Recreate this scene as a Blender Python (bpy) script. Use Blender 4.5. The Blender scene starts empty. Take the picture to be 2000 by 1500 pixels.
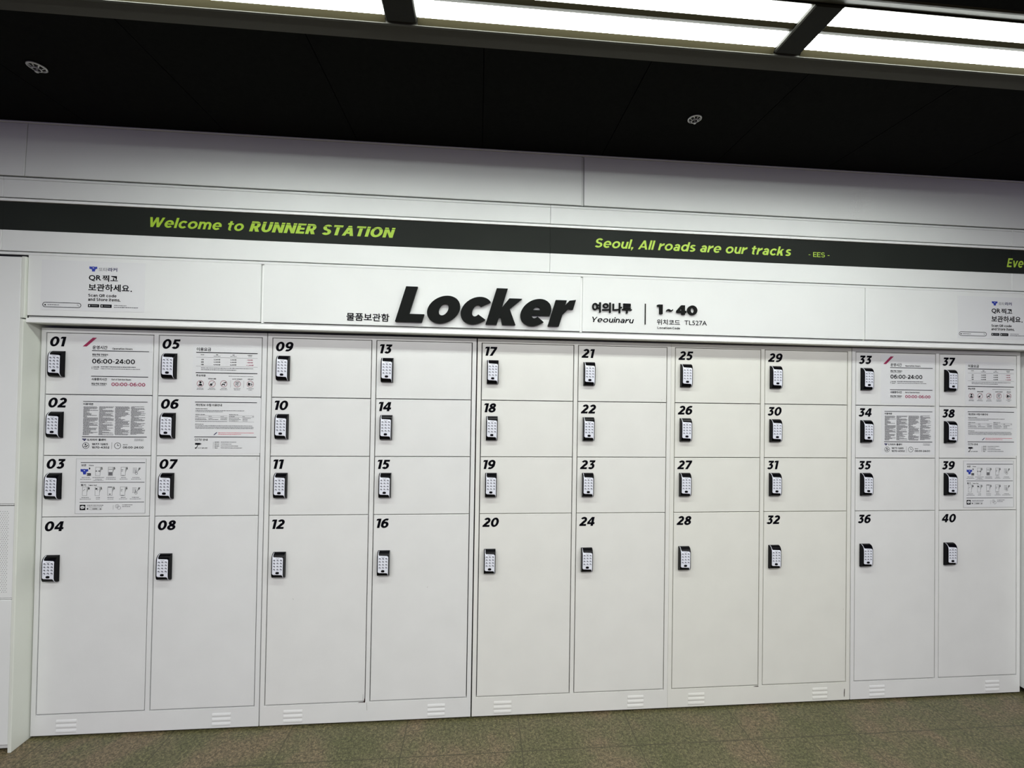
import bpy, bmesh, math, random
from mathutils import Matrix, Vector

S = bpy.context.scene
COL = S.collection
random.seed(7)

# ------------------------------------------------------------------ camera
cam = bpy.data.objects.new('camera', bpy.data.cameras.new('camera'))
COL.objects.link(cam)
RIGHT = Vector((0.996738, -0.079150, 0.015754))
UP = Vector((-0.016629, -0.010402, 0.999808))
FWD = Vector((0.078971, 0.996808, 0.011684))
m3 = Matrix((RIGHT, UP, -FWD)).transposed()
cam.matrix_world = Matrix.Translation((2.03631, -2.14058, 1.64562)) @ m3.to_4x4()
cam.data.sensor_fit = 'HORIZONTAL'
cam.data.sensor_width = 36.0
cam.data.lens = 828.78 / 2000 * 36.0
cam.data.clip_start = 0.02
S.camera = cam

# ------------------------------------------------------------------ light and exposure
S.view_settings.view_transform = 'Standard'
S.view_settings.look = 'None'
S.view_settings.gamma = 1.0
S.view_settings.use_curve_mapping = False
S.view_settings.exposure = 0.0
S.cycles.use_denoising = True
S.cycles.max_bounces = 8
S.cycles.diffuse_bounces = 5
S.cycles.caustics_reflective = False
S.cycles.caustics_refractive = False
world = bpy.data.worlds.new('concourse')
S.world = world
world.use_nodes = True
world.node_tree.nodes['Background'].inputs[0].default_value = (0.54, 0.46, 1.0, 1)
world.node_tree.nodes['Background'].inputs[1].default_value = 0.27
LAMP_STRENGTH = 27.5
# unseen lamp rows assumed behind the camera, added as fill for the lower doors
for k, (hx, hy, hw) in enumerate(((2.2, -2.35, 7.8), (2.2, -5.2, 9.0))):
    la = bpy.data.lights.new('hall_fill', 'AREA')
    la.shape = 'RECTANGLE'
    la.size, la.size_y = hw, 0.16
    la.energy = (138, 265)[k]
    la.color = (0.985, 0.985, 0.97)
    lo = bpy.data.objects.new('hall_fill', la)
    COL.objects.link(lo)
    lo.location = (hx, hy, 2.81)

# ------------------------------------------------------------------ materials
MATS = {}
def mat(name, col, rough=0.5, metal=0.0, spec=0.5, noise=0.0, scale=20.0, bump=0.0, bscale=200.0, emit=None, estr=0.0, coat=0.0):
    m = bpy.data.materials.new(name)
    m.use_nodes = True
    nt = m.node_tree
    b = nt.nodes['Principled BSDF']
    b.inputs['Base Color'].default_value = (*col, 1)
    b.inputs['Roughness'].default_value = rough
    b.inputs['Metallic'].default_value = metal
    b.inputs['Specular IOR Level'].default_value = spec
    b.inputs['Coat Weight'].default_value = coat
    if noise:
        tc = nt.nodes.new('ShaderNodeTexCoord')
        n = nt.nodes.new('ShaderNodeTexNoise')
        n.inputs['Scale'].default_value = scale
        n.inputs['Detail'].default_value = 6
        r = nt.nodes.new('ShaderNodeValToRGB')
        r.color_ramp.elements[0].color = (*[c * (1 - noise) for c in col], 1)
        r.color_ramp.elements[1].color = (*[min(1, c * (1 + noise)) for c in col], 1)
        r.color_ramp.elements[0].position = 0.3
        r.color_ramp.elements[1].position = 0.7
        nt.links.new(tc.outputs['Object'], n.inputs['Vector'])
        nt.links.new(n.outputs['Fac'], r.inputs['Fac'])
        nt.links.new(r.outputs['Color'], b.inputs['Base Color'])
    if bump:
        tc = nt.nodes.new('ShaderNodeTexCoord')
        n = nt.nodes.new('ShaderNodeTexNoise')
        n.inputs['Scale'].default_value = bscale
        bp = nt.nodes.new('ShaderNodeBump')
        bp.inputs['Strength'].default_value = bump
        bp.inputs['Distance'].default_value = 0.001
        nt.links.new(tc.outputs['Object'], n.inputs['Vector'])
        nt.links.new(n.outputs['Fac'], bp.inputs['Height'])
        nt.links.new(bp.outputs['Normal'], b.inputs['Normal'])
    if emit:
        b.inputs['Emission Color'].default_value = (*emit, 1)
        b.inputs['Emission Strength'].default_value = estr
    MATS[name] = m
    return m

mat('locker_paint', (0.75, 0.755, 0.745), 0.42, noise=0.025, scale=5, bump=0.15, bscale=260)
mat('wall_paint', (0.77, 0.785, 0.775), 0.45, noise=0.02, scale=3)
mat('jamb_lit_tint', (0.72, 0.745, 0.68), 0.45, noise=0.02, scale=4)  # yellow-green cast of the light on the jamb, put into its colour
mat('locker_paint_lilac', (0.742, 0.75, 0.75), 0.42, noise=0.025, scale=5, bump=0.15, bscale=260)
mat('locker_paint_warm', (0.76, 0.76, 0.725), 0.42, noise=0.025, scale=5, bump=0.15, bscale=260)
mat('locker_paint_cream', (0.76, 0.76, 0.705), 0.42, noise=0.025, scale=5, bump=0.15, bscale=260)
mat('rail_paint', (0.90, 0.91, 0.90), 0.3)
mat('backing', (0.014, 0.014, 0.017), 0.8)
mat('channel', (0.62, 0.63, 0.62), 0.5)
mat('dark_cavity', (0.02, 0.02, 0.02), 0.9)
mat('black_film', (0.018, 0.021, 0.018), 0.6, spec=0.12, noise=0.15, scale=2)
mat('lime', (0.36, 0.56, 0.025), 0.5)
mat('lime_pale', (0.45, 0.66, 0.06), 0.5)
mat('ink', (0.002, 0.002, 0.004), 0.6, spec=0.05)
mat('sign_black', (0.0055, 0.0065, 0.0058), 0.55, spec=0.1)
mat('ink_grey', (0.13, 0.13, 0.14), 0.6)
mat('ink_pale', (0.26, 0.27, 0.27), 0.6)
mat('ink_red', (0.31, 0.008, 0.07), 0.5)
mat('ink_pink', (0.62, 0.17, 0.22), 0.5)
mat('ink_navy', (0.012, 0.012, 0.09), 0.5)
mat('ink_blue', (0.015, 0.04, 0.36), 0.5)
mat('paper', (0.735, 0.745, 0.755), 0.35)
mat('paper_edge', (0.42, 0.43, 0.43), 0.4)
mat('lock_black', (0.002, 0.002, 0.003), 0.16, spec=0.13)
mat('lock_face', (0.80, 0.82, 0.90), 0.28)
mat('key_shade_mark', (0.03, 0.03, 0.045), 0.4, spec=0.2)  # crescent shading of the keys put into colour; also the button's mark
mat('key_cap', (0.74, 0.76, 0.84), 0.3)
mat('ceiling_black', (0.0045, 0.0045, 0.0042), 0.85, spec=0.05, noise=0.2, scale=60)
mat('ceiling_trim', (0.06, 0.058, 0.05), 0.6, spec=0.2)
mat('lamp_housing', (0.030, 0.026, 0.014), 0.5, spec=0.1)
mat('flange', (0.022, 0.019, 0.010), 0.6, spec=0.1)
mat('cross_bar', (0.014, 0.0135, 0.011), 0.6, spec=0.1)
mat('diffuser', (0.9, 0.9, 0.9), 0.5, emit=(0.945, 1.0, 0.94), estr=LAMP_STRENGTH)
mat('sprinkler_metal', (0.55, 0.55, 0.55), 0.35, metal=0.3)
mat('rust', (0.025, 0.008, 0.006), 0.8)
mat('scratch', (0.20, 0.19, 0.18), 0.7)

def floor_mat():
    m = bpy.data.materials.new('terrazzo_tile')
    m.use_nodes = True
    nt = m.node_tree
    L = nt.links.new
    b = nt.nodes['Principled BSDF']
    tc = nt.nodes.new('ShaderNodeTexCoord')
    def noise(scale, detail=4, rough=0.6):
        n = nt.nodes.new('ShaderNodeTexNoise')
        n.inputs['Scale'].default_value = scale
        n.inputs['Detail'].default_value = detail
        n.inputs['Roughness'].default_value = rough
        L(tc.outputs['Object'], n.inputs['Vector'])
        return n
    def ramp(src, els):
        r = nt.nodes.new('ShaderNodeValToRGB')
        while len(r.color_ramp.elements) < len(els):
            r.color_ramp.elements.new(0.5)
        for e, (p, c) in zip(r.color_ramp.elements, els):
            e.position = p
            e.color = (*c, 1)
        L(src, r.inputs['Fac'])
        return r
    def mix(kind, fac, a, c):
        x = nt.nodes.new('ShaderNodeMix')
        x.data_type = 'RGBA'
        x.blend_type = kind
        if isinstance(fac, float):
            x.inputs[0].default_value = fac
        else:
            L(fac, x.inputs[0])
        L(a, x.inputs[6])
        L(c, x.inputs[7])
        return x.outputs[2]
    big = ramp(noise(3.2, 3).outputs['Fac'], [(0.36, (0.092, 0.090, 0.044)), (0.5, (0.112, 0.102, 0.056)), (0.62, (0.142, 0.110, 0.070))])
    fine = ramp(noise(170, 3, 0.7).outputs['Fac'], [(0.33, (0.38, 0.38, 0.34)), (0.5, (0.92, 0.92, 0.88)), (0.68, (1.6, 1.6, 1.45))])
    mid = ramp(noise(75, 3, 0.75).outputs['Fac'], [(0.36, (0.50, 0.52, 0.45)), (0.5, (0.95, 0.95, 0.93)), (0.64, (1.55, 1.53, 1.45))])
    c = mix('MULTIPLY', 1.0, big.outputs['Color'], fine.outputs['Color'])
    c = mix('MULTIPLY', 1.0, c, mid.outputs['Color'])
    # quartz chips
    vor = nt.nodes.new('ShaderNodeTexVoronoi')
    vor.inputs['Scale'].default_value = 34
    L(tc.outputs['Object'], vor.inputs['Vector'])
    chip = ramp(vor.outputs['Distance'], [(0.0, (1, 1, 1)), (0.03, (1, 1, 1)), (0.055, (0, 0, 0))])
    chipcol = nt.nodes.new('ShaderNodeRGB')
    chipcol.outputs[0].default_value = (0.40, 0.385, 0.30, 1)
    c = mix('MIX', chip.outputs['Color'], c, chipcol.outputs[0])
    # tile joints every 0.405 m
    sep = nt.nodes.new('ShaderNodeSeparateXYZ')
    L(tc.outputs['Object'], sep.inputs[0])
    def joint(sock, off):
        a = nt.nodes.new('ShaderNodeMath'); a.operation = 'ADD'; a.inputs[1].default_value = off
        L(sock, a.inputs[0])
        d = nt.nodes.new('ShaderNodeMath'); d.operation = 'PINGPONG'; d.inputs[1].default_value = 0.2725
        L(a.outputs[0], d.inputs[0])
        s = nt.nodes.new('ShaderNodeMath'); s.operation = 'LESS_THAN'; s.inputs[1].default_value = 0.0021
        L(d.outputs[0], s.inputs[0])
        return s.outputs[0]
    jx = joint(sep.outputs[0], 81 * 0.405 - 2.3670)
    jy = joint(sep.outputs[1], 81 * 0.405 + 0.1000)
    mx = nt.nodes.new('ShaderNodeMath'); mx.operation = 'MAXIMUM'
    L(jx, mx.inputs[0]); L(jy, mx.inputs[1])
    jc = nt.nodes.new('ShaderNodeRGB')
    jc.outputs[0].default_value = (0.050, 0.046, 0.024, 1)
    c = mix('MIX', mx.outputs[0], c, jc.outputs[0])
    L(c, b.inputs['Base Color'])
    b.inputs['Roughness'].default_value = 0.42
    b.inputs['Specular IOR Level'].default_value = 0.4
    bp = nt.nodes.new('ShaderNodeBump')
    bp.inputs['Strength'].default_value = 0.15
    bp.inputs['Distance'].default_value = 0.001
    L(noise(220, 2).outputs['Fac'], bp.inputs['Height'])
    L(bp.outputs['Normal'], b.inputs['Normal'])
    MATS['terrazzo_tile'] = m
floor_mat()

# ------------------------------------------------------------------ mesh helpers
class MB:
    def __init__(self):
        self.v, self.f, self.mi = [], [], []
    def poly(self, pts, m=0):
        i = len(self.v)
        self.v += [tuple(p) for p in pts]
        self.f.append(tuple(range(i, i + len(pts))))
        self.mi.append(m)
    def box(self, x0, x1, y0, y1, z0, z1, m=0):
        i = len(self.v)
        self.v += [(x0, y0, z0), (x1, y0, z0), (x1, y1, z0), (x0, y1, z0), (x0, y0, z1), (x1, y0, z1), (x1, y1, z1), (x0, y1, z1)]
        for q in ((0, 1, 5, 4), (1, 2, 6, 5), (2, 3, 7, 6), (3, 0, 4, 7), (4, 5, 6, 7), (3, 2, 1, 0)):
            self.f.append(tuple(i + k for k in q))
            self.mi.append(m)
    def extrude_x(self, prof, x0, x1, m=0):
        # prof: list of (y, z), counter-clockwise seen from +x
        n = len(prof)
        i = len(self.v)
        self.v += [(x0, y, z) for y, z in prof] + [(x1, y, z) for y, z in prof]
        for k in range(n):
            a, b = i + k, i + (k + 1) % n
            self.f.append((b, a, a + n, b + n)); self.mi.append(m)
        self.f.append(tuple(i + k for k in range(n))[::-1]); self.mi.append(m)
        self.f.append(tuple(i + n + k for k in range(n))); self.mi.append(m)
    def disc_y(self, cx, cz, r, y0, y1, m=0, n=20, rz=None):
        # a short cylinder standing out of a wall: back at y0, front at y1 (< y0)
        rz = rz or r
        i = len(self.v)
        for y in (y0, y1):
            self.v += [(cx + r * math.cos(2 * math.pi * k / n), y, cz + rz * math.sin(2 * math.pi * k / n)) for k in range(n)]
        for k in range(n):
            a, b = i + k, i + (k + 1) % n
            self.f.append((a, b, b + n, a + n)); self.mi.append(m)
        self.f.append(tuple(i + n + k for k in range(n))); self.mi.append(m)
    def ring_y(self, cx, cz, r, t, y, m=0, n=24):
        for k in range(n):
            a, b = 2 * math.pi * k / n, 2 * math.pi * (k + 1) / n
            self.poly([(cx + q * math.cos(w), y, cz + q * math.sin(w)) for q, w in ((r - t, a), (r, a), (r, b), (r - t, b))], m)
    def mesh(self, name, mats, bevel=0.0, smooth=False, warp=None):
        me = bpy.data.meshes.new(name)
        v = [warp(*p) for p in self.v] if warp else self.v
        me.from_pydata(v, [], self.f)
        for k in mats:
            me.materials.append(MATS[k])
        me.polygons.foreach_set('material_index', self.mi)
        if smooth:
            me.polygons.foreach_set('use_smooth', [True] * len(self.f))
        if bevel:
            bm = bmesh.new(); bm.from_mesh(me)
            bmesh.ops.bevel(bm, geom=bm.edges[:], offset=bevel, segments=1, affect='EDGES')
            bm.to_mesh(me); bm.free()
        me.update()
        return me

def obj(name, me, parent=None, loc=(0, 0, 0), label=None):
    o = bpy.data.objects.new(name, me)
    COL.objects.link(o)
    o.location = loc
    if parent is not None:
        o.parent = parent
    if label:
        o['label'] = label
    return o
def thing(name, label, cat, loc=(0, 0, 0), group=None):
    o = obj(name, None, None, loc, label)
    o['category'] = cat
    if group:
        o['group'] = group
    return o
def struct(name, me, loc=(0, 0, 0)):
    o = obj(name, me, None, loc)
    o['kind'] = 'structure'
    return o

# the fascia bands run a touch out of level
TILT = 0.0022
KH = 1.0043
def fz(x, y, z):
    return (2.0363 + (x - 2.0363) * KH, y, 1.6456 + (z - 1.6456) * KH - TILT * (x - 2.38))

# ------------------------------------------------------------------ lettering
# geometric sans letters drawn as strokes; cap height 1
XH = 0.76
def glyph(ch, w, h):
    P = lambda *p: ('p', list(p))
    R = lambda x, y, a, b: ('p', [(x, y), (x + a, y), (x + a, y + b), (x, y + b)])
    def ring(cx, cy, rx, ry, a0=0, a1=360, n=40):
        o, q = [], []
        n = max(6, int(n * abs(a1 - a0) / 360))
        for k in range(n + 1):
            a = math.radians(a0 + (a1 - a0) * k / n)
            c, s = math.cos(a), math.sin(a)
            o.append((cx + rx * c, cy + ry * s))
            q.append((cx + (rx - w) * c, cy + (ry - h) * s))
        return ('s', o, q)
    def st(x0, y0, x1, y1, ww=None):
        ww = ww or w
        return ('p', [(x0, y0), (x1, y1), (x1 + ww, y1), (x0 + ww, y0)])
    def arch(xa, xb):
        return [ring((xa + xb + w) / 2, XH - 0.37, (xb + w - xa) / 2, 0.385, 0, 180), R(xb, 0, w, 0.40)]
    g = {
     '0': (0.86, [ring(.43, .5, .43, .515)]),
     '1': (0.20 + w, [R(.20, 0, w, 1), P((0, .76), (.205, .82), (.205, 1), (.12, 1), (0, .95))]),
     '2': (0.76, [ring(.38, .68, .37, .335, -38, 158), P((.672, .474), (.38, h - .02), (0, h - .02), (0, h * .75), (.672 - w * .95, .474 + h * .75)), R(0, 0, .76, h)]),
     '3': (0.74, [R(.08, 1 - h, .64, h), P((.72, 1 - h), (.72, 1 - h * .5), (.50, .60), (.22, .60), (.22, .585), (.40, 1 - h)), ring(.36, .325, .37, .34, -150, 92), P((.22, .665 - h * 1.12), (.36, .665 - h), (.36, .665), (.22, .63))]),
     '4': (0.84, [R(.44, 0, w, 1), R(0, .19, .84, h), P((0, .19 + h * .5), (0, .19 + h * 1.05), (.40, 1), (.60, 1), (.46, .78), (.26, .19 + h), (.2, .19 + h * .5))]),
     '5': (0.74, [R(.11, 1 - h, .60, h), P((.11, 1), (.11 + w, 1), (.09 + w * .9, .52), (.06, .44)), ring(.36, .33, .375, .345, -150, 118)]),
     '6': (0.80, [ring(.40, .335, .40, .35), ring(.49, .5, .49, .515, 62, 200)]),
     '7': (0.74, [R(0, 1 - h, .74, h), P((.74, 1 - h * .55), (.74, 1 - h), (.09 + w * 1.12, 0), (.09, 0), (.44, 1 - h), (.5, 1 - h * .3))]),
     '8': (0.80, [ring(.40, .74, .345, .275), ring(.40, .285, .40, .30)]),
     '9': (0.80, [ring(.40, .665, .40, .35), ring(.31, .5, .49, .515, 242, 380)]),
     ':': (w, [R(0, .06, w, .22), R(0, .5, w, .22)]),
     '-': (0.40, [R(0.02, .36, .36, h * .72)]),
     ',': (w, [P((0, .2), (w, .2), (w, .04), (w * .45, -.16), (w * .1, -.16), (w * .35, 0), (0, 0))]),
     '.': (w, [R(0, 0, w, .2)]),
     '~': (0.56, [P((0, .30), (0, .42), (.10, .53), (.22, .55), (.38, .44), (.46, .46), (.56, .55), (.56, .42), (.46, .32), (.34, .30), (.19, .40), (.10, .40))]),
     'L': (0.66, [R(0, 0, w, 1), R(0, 0, .66, h)]),
     'A': (0.92, [st(0, 0, .46 - w * .5, 1), st(.92 - w, 0, .46 - w * .5, 1), R(.2, .2, .52, h * .85)]),
     'E': (0.66, [R(0, 0, w, 1), R(0, 0, .66, h), R(0, .5 - h * .45, .60, h * .9), R(0, 1 - h, .65, h)]),
     'I': (w, [R(0, 0, w, 1)]),
     'N': (0.84, [R(0, 0, w, 1), R(.84 - w, 0, w, 1), P((w * .1, 1), (w * 1.0, 1), (.84 - w * .1, 0), (.84 - w, 0))]),
     'O': (0.98, [ring(.49, .5, .49, .515)]),
     'Q': (0.98, [ring(.49, .5, .49, .515), P((.52, .24), (.66, .34), (.98, -.04), (.80, -.08))]),
     'R': (0.78, [R(0, 0, w, 1), R(0, 1 - h, .42, h), R(0, .33, .42, h), ring(.40, .665, .34, .335, -90, 90), P((.28, .40), (.28 + w * 1.1, .40), (.78, 0), (.78 - w * 1.15, 0))]),
     'S': (0.74, [ring(.37, .72, .35, .295, 28, 272), ring(.37, .285, .37, .30, -150, 92)]),
     'T': (0.74, [R(.37 - w / 2, 0, w, 1), R(0, 1 - h, .74, h)]),
     'U': (0.80, [R(0, .38, w, .62), R(.80 - w, .38, w, .62), ring(.40, .40, .40, .415, 180, 360)]),
     'W': (1.26, [st(.27, 0, 0, 1), st(.27, 0, .63 - w * .5, 1), st(.99 - w, 0, .63 - w * .5, 1), st(.99 - w, 0, 1.26 - w, 1)]),
     'Y': (0.86, [R(.43 - w / 2, 0, w, .42), st(.43 - w / 2, .38, 0, 1), st(.43 - w / 2, .38, .86 - w, 1)]),
     'p': (0.78, [ring(.40, .38, .38, .395), R(0, -.25, w, XH + .25)]),
     'f': (0.44, [R(.12, 0, w, .82), R(0, XH - h * .9, .42, h * .9), ring(.12 + .19, .82, .19, .22, 70, 180)]),
     'H': (0.80, [R(0, 0, w, 1), R(.80 - w, 0, w, 1), R(0, .5 - h * .45, .80, h * .9)]),
     'V': (0.88, [st(.44 - w / 2, 0, 0, 1), st(.44 - w / 2, 0, .88 - w, 1)]),
     'C': (0.86, [ring(.47, .5, .47, .515, 42, 318)]),
     'a': (0.66, [ring(.31, .235, .31, .25), R(.64 - w, 0, w, .5), ring(.33, .45, .31, .32, 0, 152)]),
     'c': (0.68, [ring(.385, .38, .385, .395, 40, 320)]),
     'd': (0.78, [ring(.38, .38, .38, .395), R(.78 - w, 0, w, 1.04)]),
     'e': (0.76, [ring(.385, .38, .385, .395, 0, 316), P((.08, .38 - h * .36), (.765, .38 - h * .36), (.77, .385), (.768, .38 + h * .30), (.08, .38 + h * .30))]),
     'i': (w, [R(0, 0, w, XH), R(0, .85, w, .20)]),
     'k': (0.76, [R(0, 0, w, 1.04), P((w - .03, .14), (w - .03, .44), (.40, XH), (.40 + w * 1.15, XH)), P((.26, .36), (.44, .54), (.42 + w * 1.2, 0), (.42, 0))]),
     'l': (w, [R(0, 0, w, 1.04)]),
     'm': (0.86 + w, [R(0, 0, w, XH)] + arch(0, .43) + arch(.43, .86)),
     'n': (0.46 + w, [R(0, 0, w, XH)] + arch(0, .46)),
     'o': (0.80, [ring(.40, .38, .40, .395)]),
     'r': (0.50, [R(0, 0, w, XH), P((w - .03, .28), (w - .03, .56), (w * .9 + .05, .66), (.36, .755), (.52, .78), (.52, .78 - h * 1.25), (.40, .52), (w + .07, .44))]),
     's': (0.60, [ring(.30, .545, .285, .23, 30, 275), ring(.30, .215, .30, .23, -150, 95)]),
     't': (0.50, [R(.12, .2, w, .76), R(0, XH - h * .9, .48, h * .9), ring(.12 + .20, .19, .20, .20, 180, 300)]),
     'u': (0.46 + w, [R(.46, 0, w, XH), R(0, .36, w, XH - .36), ring((.46 + w) / 2, .37, (.46 + w) / 2, .385, 180, 360)]),
     'v': (0.72, [st(.36 - w / 2, 0, 0, XH), st(.36 - w / 2, 0, .72 - w, XH)]),
     'y': (0.72, [st(.36 - w / 2, 0, 0, XH), st(.20, -.25, .72 - w, XH)]),
    }
    return g[ch]

def word(text, w, h, slant=0.0, track=0.10, space=0.36):
    shapes, x = [], 0.0
    for ch in text:
        if ch == ' ':
            x += space
            continue
        adv, sh = glyph(ch, w, h)
        for s in sh:
            shapes.append((s[0],) + tuple([(px + x + slant * py, py) for px, py in lst] for lst in s[1:]))
        x += adv + track
    return shapes

def shapes_bbox(shapes):
    pts = [p for s in shapes for lst in s[1:] for p in lst]
    return min(p[0] for p in pts), min(p[1] for p in pts), max(p[0] for p in pts), max(p[1] for p in pts)

def emit(mb, shapes, f, y1, y0=None, m=0):
    """flat (y0 None) or raised letters; f maps a drawing point to (x, z)"""
    def area(p):
        return sum(p[k - 1][0] * p[k][1] - p[k][0] * p[k - 1][1] for k in range(len(p)))
    yb = y1
    for n_, s in enumerate(shapes):
        y1 = yb - 0.00003 * (n_ % 8)      # strokes that cross lie a hair apart
        if s[0] == 'p':
            p = [f(q) for q in s[1]]
            if area(p) < 0:
                p = p[::-1]
            mb.poly([(x, y1, z) for x, z in p], m)
            if y0 is not None:
                for k in range(len(p)):
                    (a, b), (c, d) = p[k - 1], p[k]
                    mb.poly([(a, y0, b), (c, y0, d), (c, y1, d), (a, y1, b)], m)
        else:
            o, q = [f(t) for t in s[1]], [f(t) for t in s[2]]
            for k in range(len(o) - 1):
                mb.poly([(t[0], y1, t[1]) for t in (q[k], o[k], o[k + 1], q[k + 1])], m)
                if y0 is not None:
                    for a, c in ((o[k], o[k + 1]), (q[k + 1], q[k])):
                        mb.poly([(a[0], y0, a[1]), (c[0], y0, c[1]), (c[0], y1, c[1]), (a[0], y1, a[1])], m)
            if y0 is not None:
                for a, c in ((q[0], o[0]), (o[-1], q[-1])):
                    mb.poly([(a[0], y0, a[1]), (c[0], y0, c[1]), (c[0], y1, c[1]), (a[0], y1, a[1])], m)

def fit(shapes, x0, z0, x1, z1):
    a, b, c, d = shapes_bbox(shapes)
    return lambda p: (x0 + (p[0] - a) / (c - a) * (x1 - x0), z0 + (p[1] - b) / (d - b) * (z1 - z0))

# Hangul and small print come from the built-in font
_cache = {}
def font_polys(text, offset=0.0, res=2):
    key = (text, offset, res)
    if key not in _cache:
        cu = bpy.data.curves.new('t', 'FONT')
        cu.body = text
        cu.offset = offset
        cu.resolution_u = res
        o = bpy.data.objects.new('t', cu)
        COL.objects.link(o)
        dg = bpy.context.evaluated_depsgraph_get()
        me = o.evaluated_get(dg).to_mesh()
        vs = [(v.co.x, v.co.y) for v in me.vertices]
        fs = [tuple(p.vertices) for p in me.polygons]
        o.evaluated_get(dg).to_mesh_clear()
        bpy.data.objects.remove(o)
        bpy.data.curves.remove(cu)
        _cache[key] = (vs, fs)
    return _cache[key]

def emit_font(mb, text, x0, z0, x1, z1, y1, m=0, offset=0.0, y0=None, res=2, slant=0.0):
    vs, fs = font_polys(text, offset, res)
    if not vs:
        return
    vs = [(x + slant * y, y) for x, y in vs]
    a, b = min(v[0] for v in vs), min(v[1] for v in vs)
    c, d = max(v[0] for v in vs), max(v[1] for v in vs)
    F = lambda p: (x0 + (p[0] - a) / (c - a) * (x1 - x0), z0 + (p[1] - b) / max(1e-6, d - b) * (z1 - z0))
    i = len(mb.v)
    mb.v += [(F(p)[0], y1, F(p)[1]) for p in vs]
    for f in fs:
        n = 0
        for k in range(len(f)):
            p, q = vs[f[k - 1]], vs[f[k]]
            n += p[0] * q[1] - q[0] * p[1]
        mb.f.append(tuple(i + k for k in (f if n > 0 else f[::-1])))
        mb.mi.append(m)
    if y0 is not None:
        cnt = {}
        for f in fs:
            for k in range(len(f)):
                e = (f[k - 1], f[k])
                if (e[1], e[0]) in cnt:
                    cnt.pop((e[1], e[0]))
                else:
                    cnt[e] = 1
        for a_, b_ in cnt:
            p, q = F(vs[a_]), F(vs[b_])
            mb.poly([(p[0], y0, p[1]), (q[0], y0, q[1]), (q[0], y1, q[1]), (p[0], y1, p[1])], m)

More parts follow.
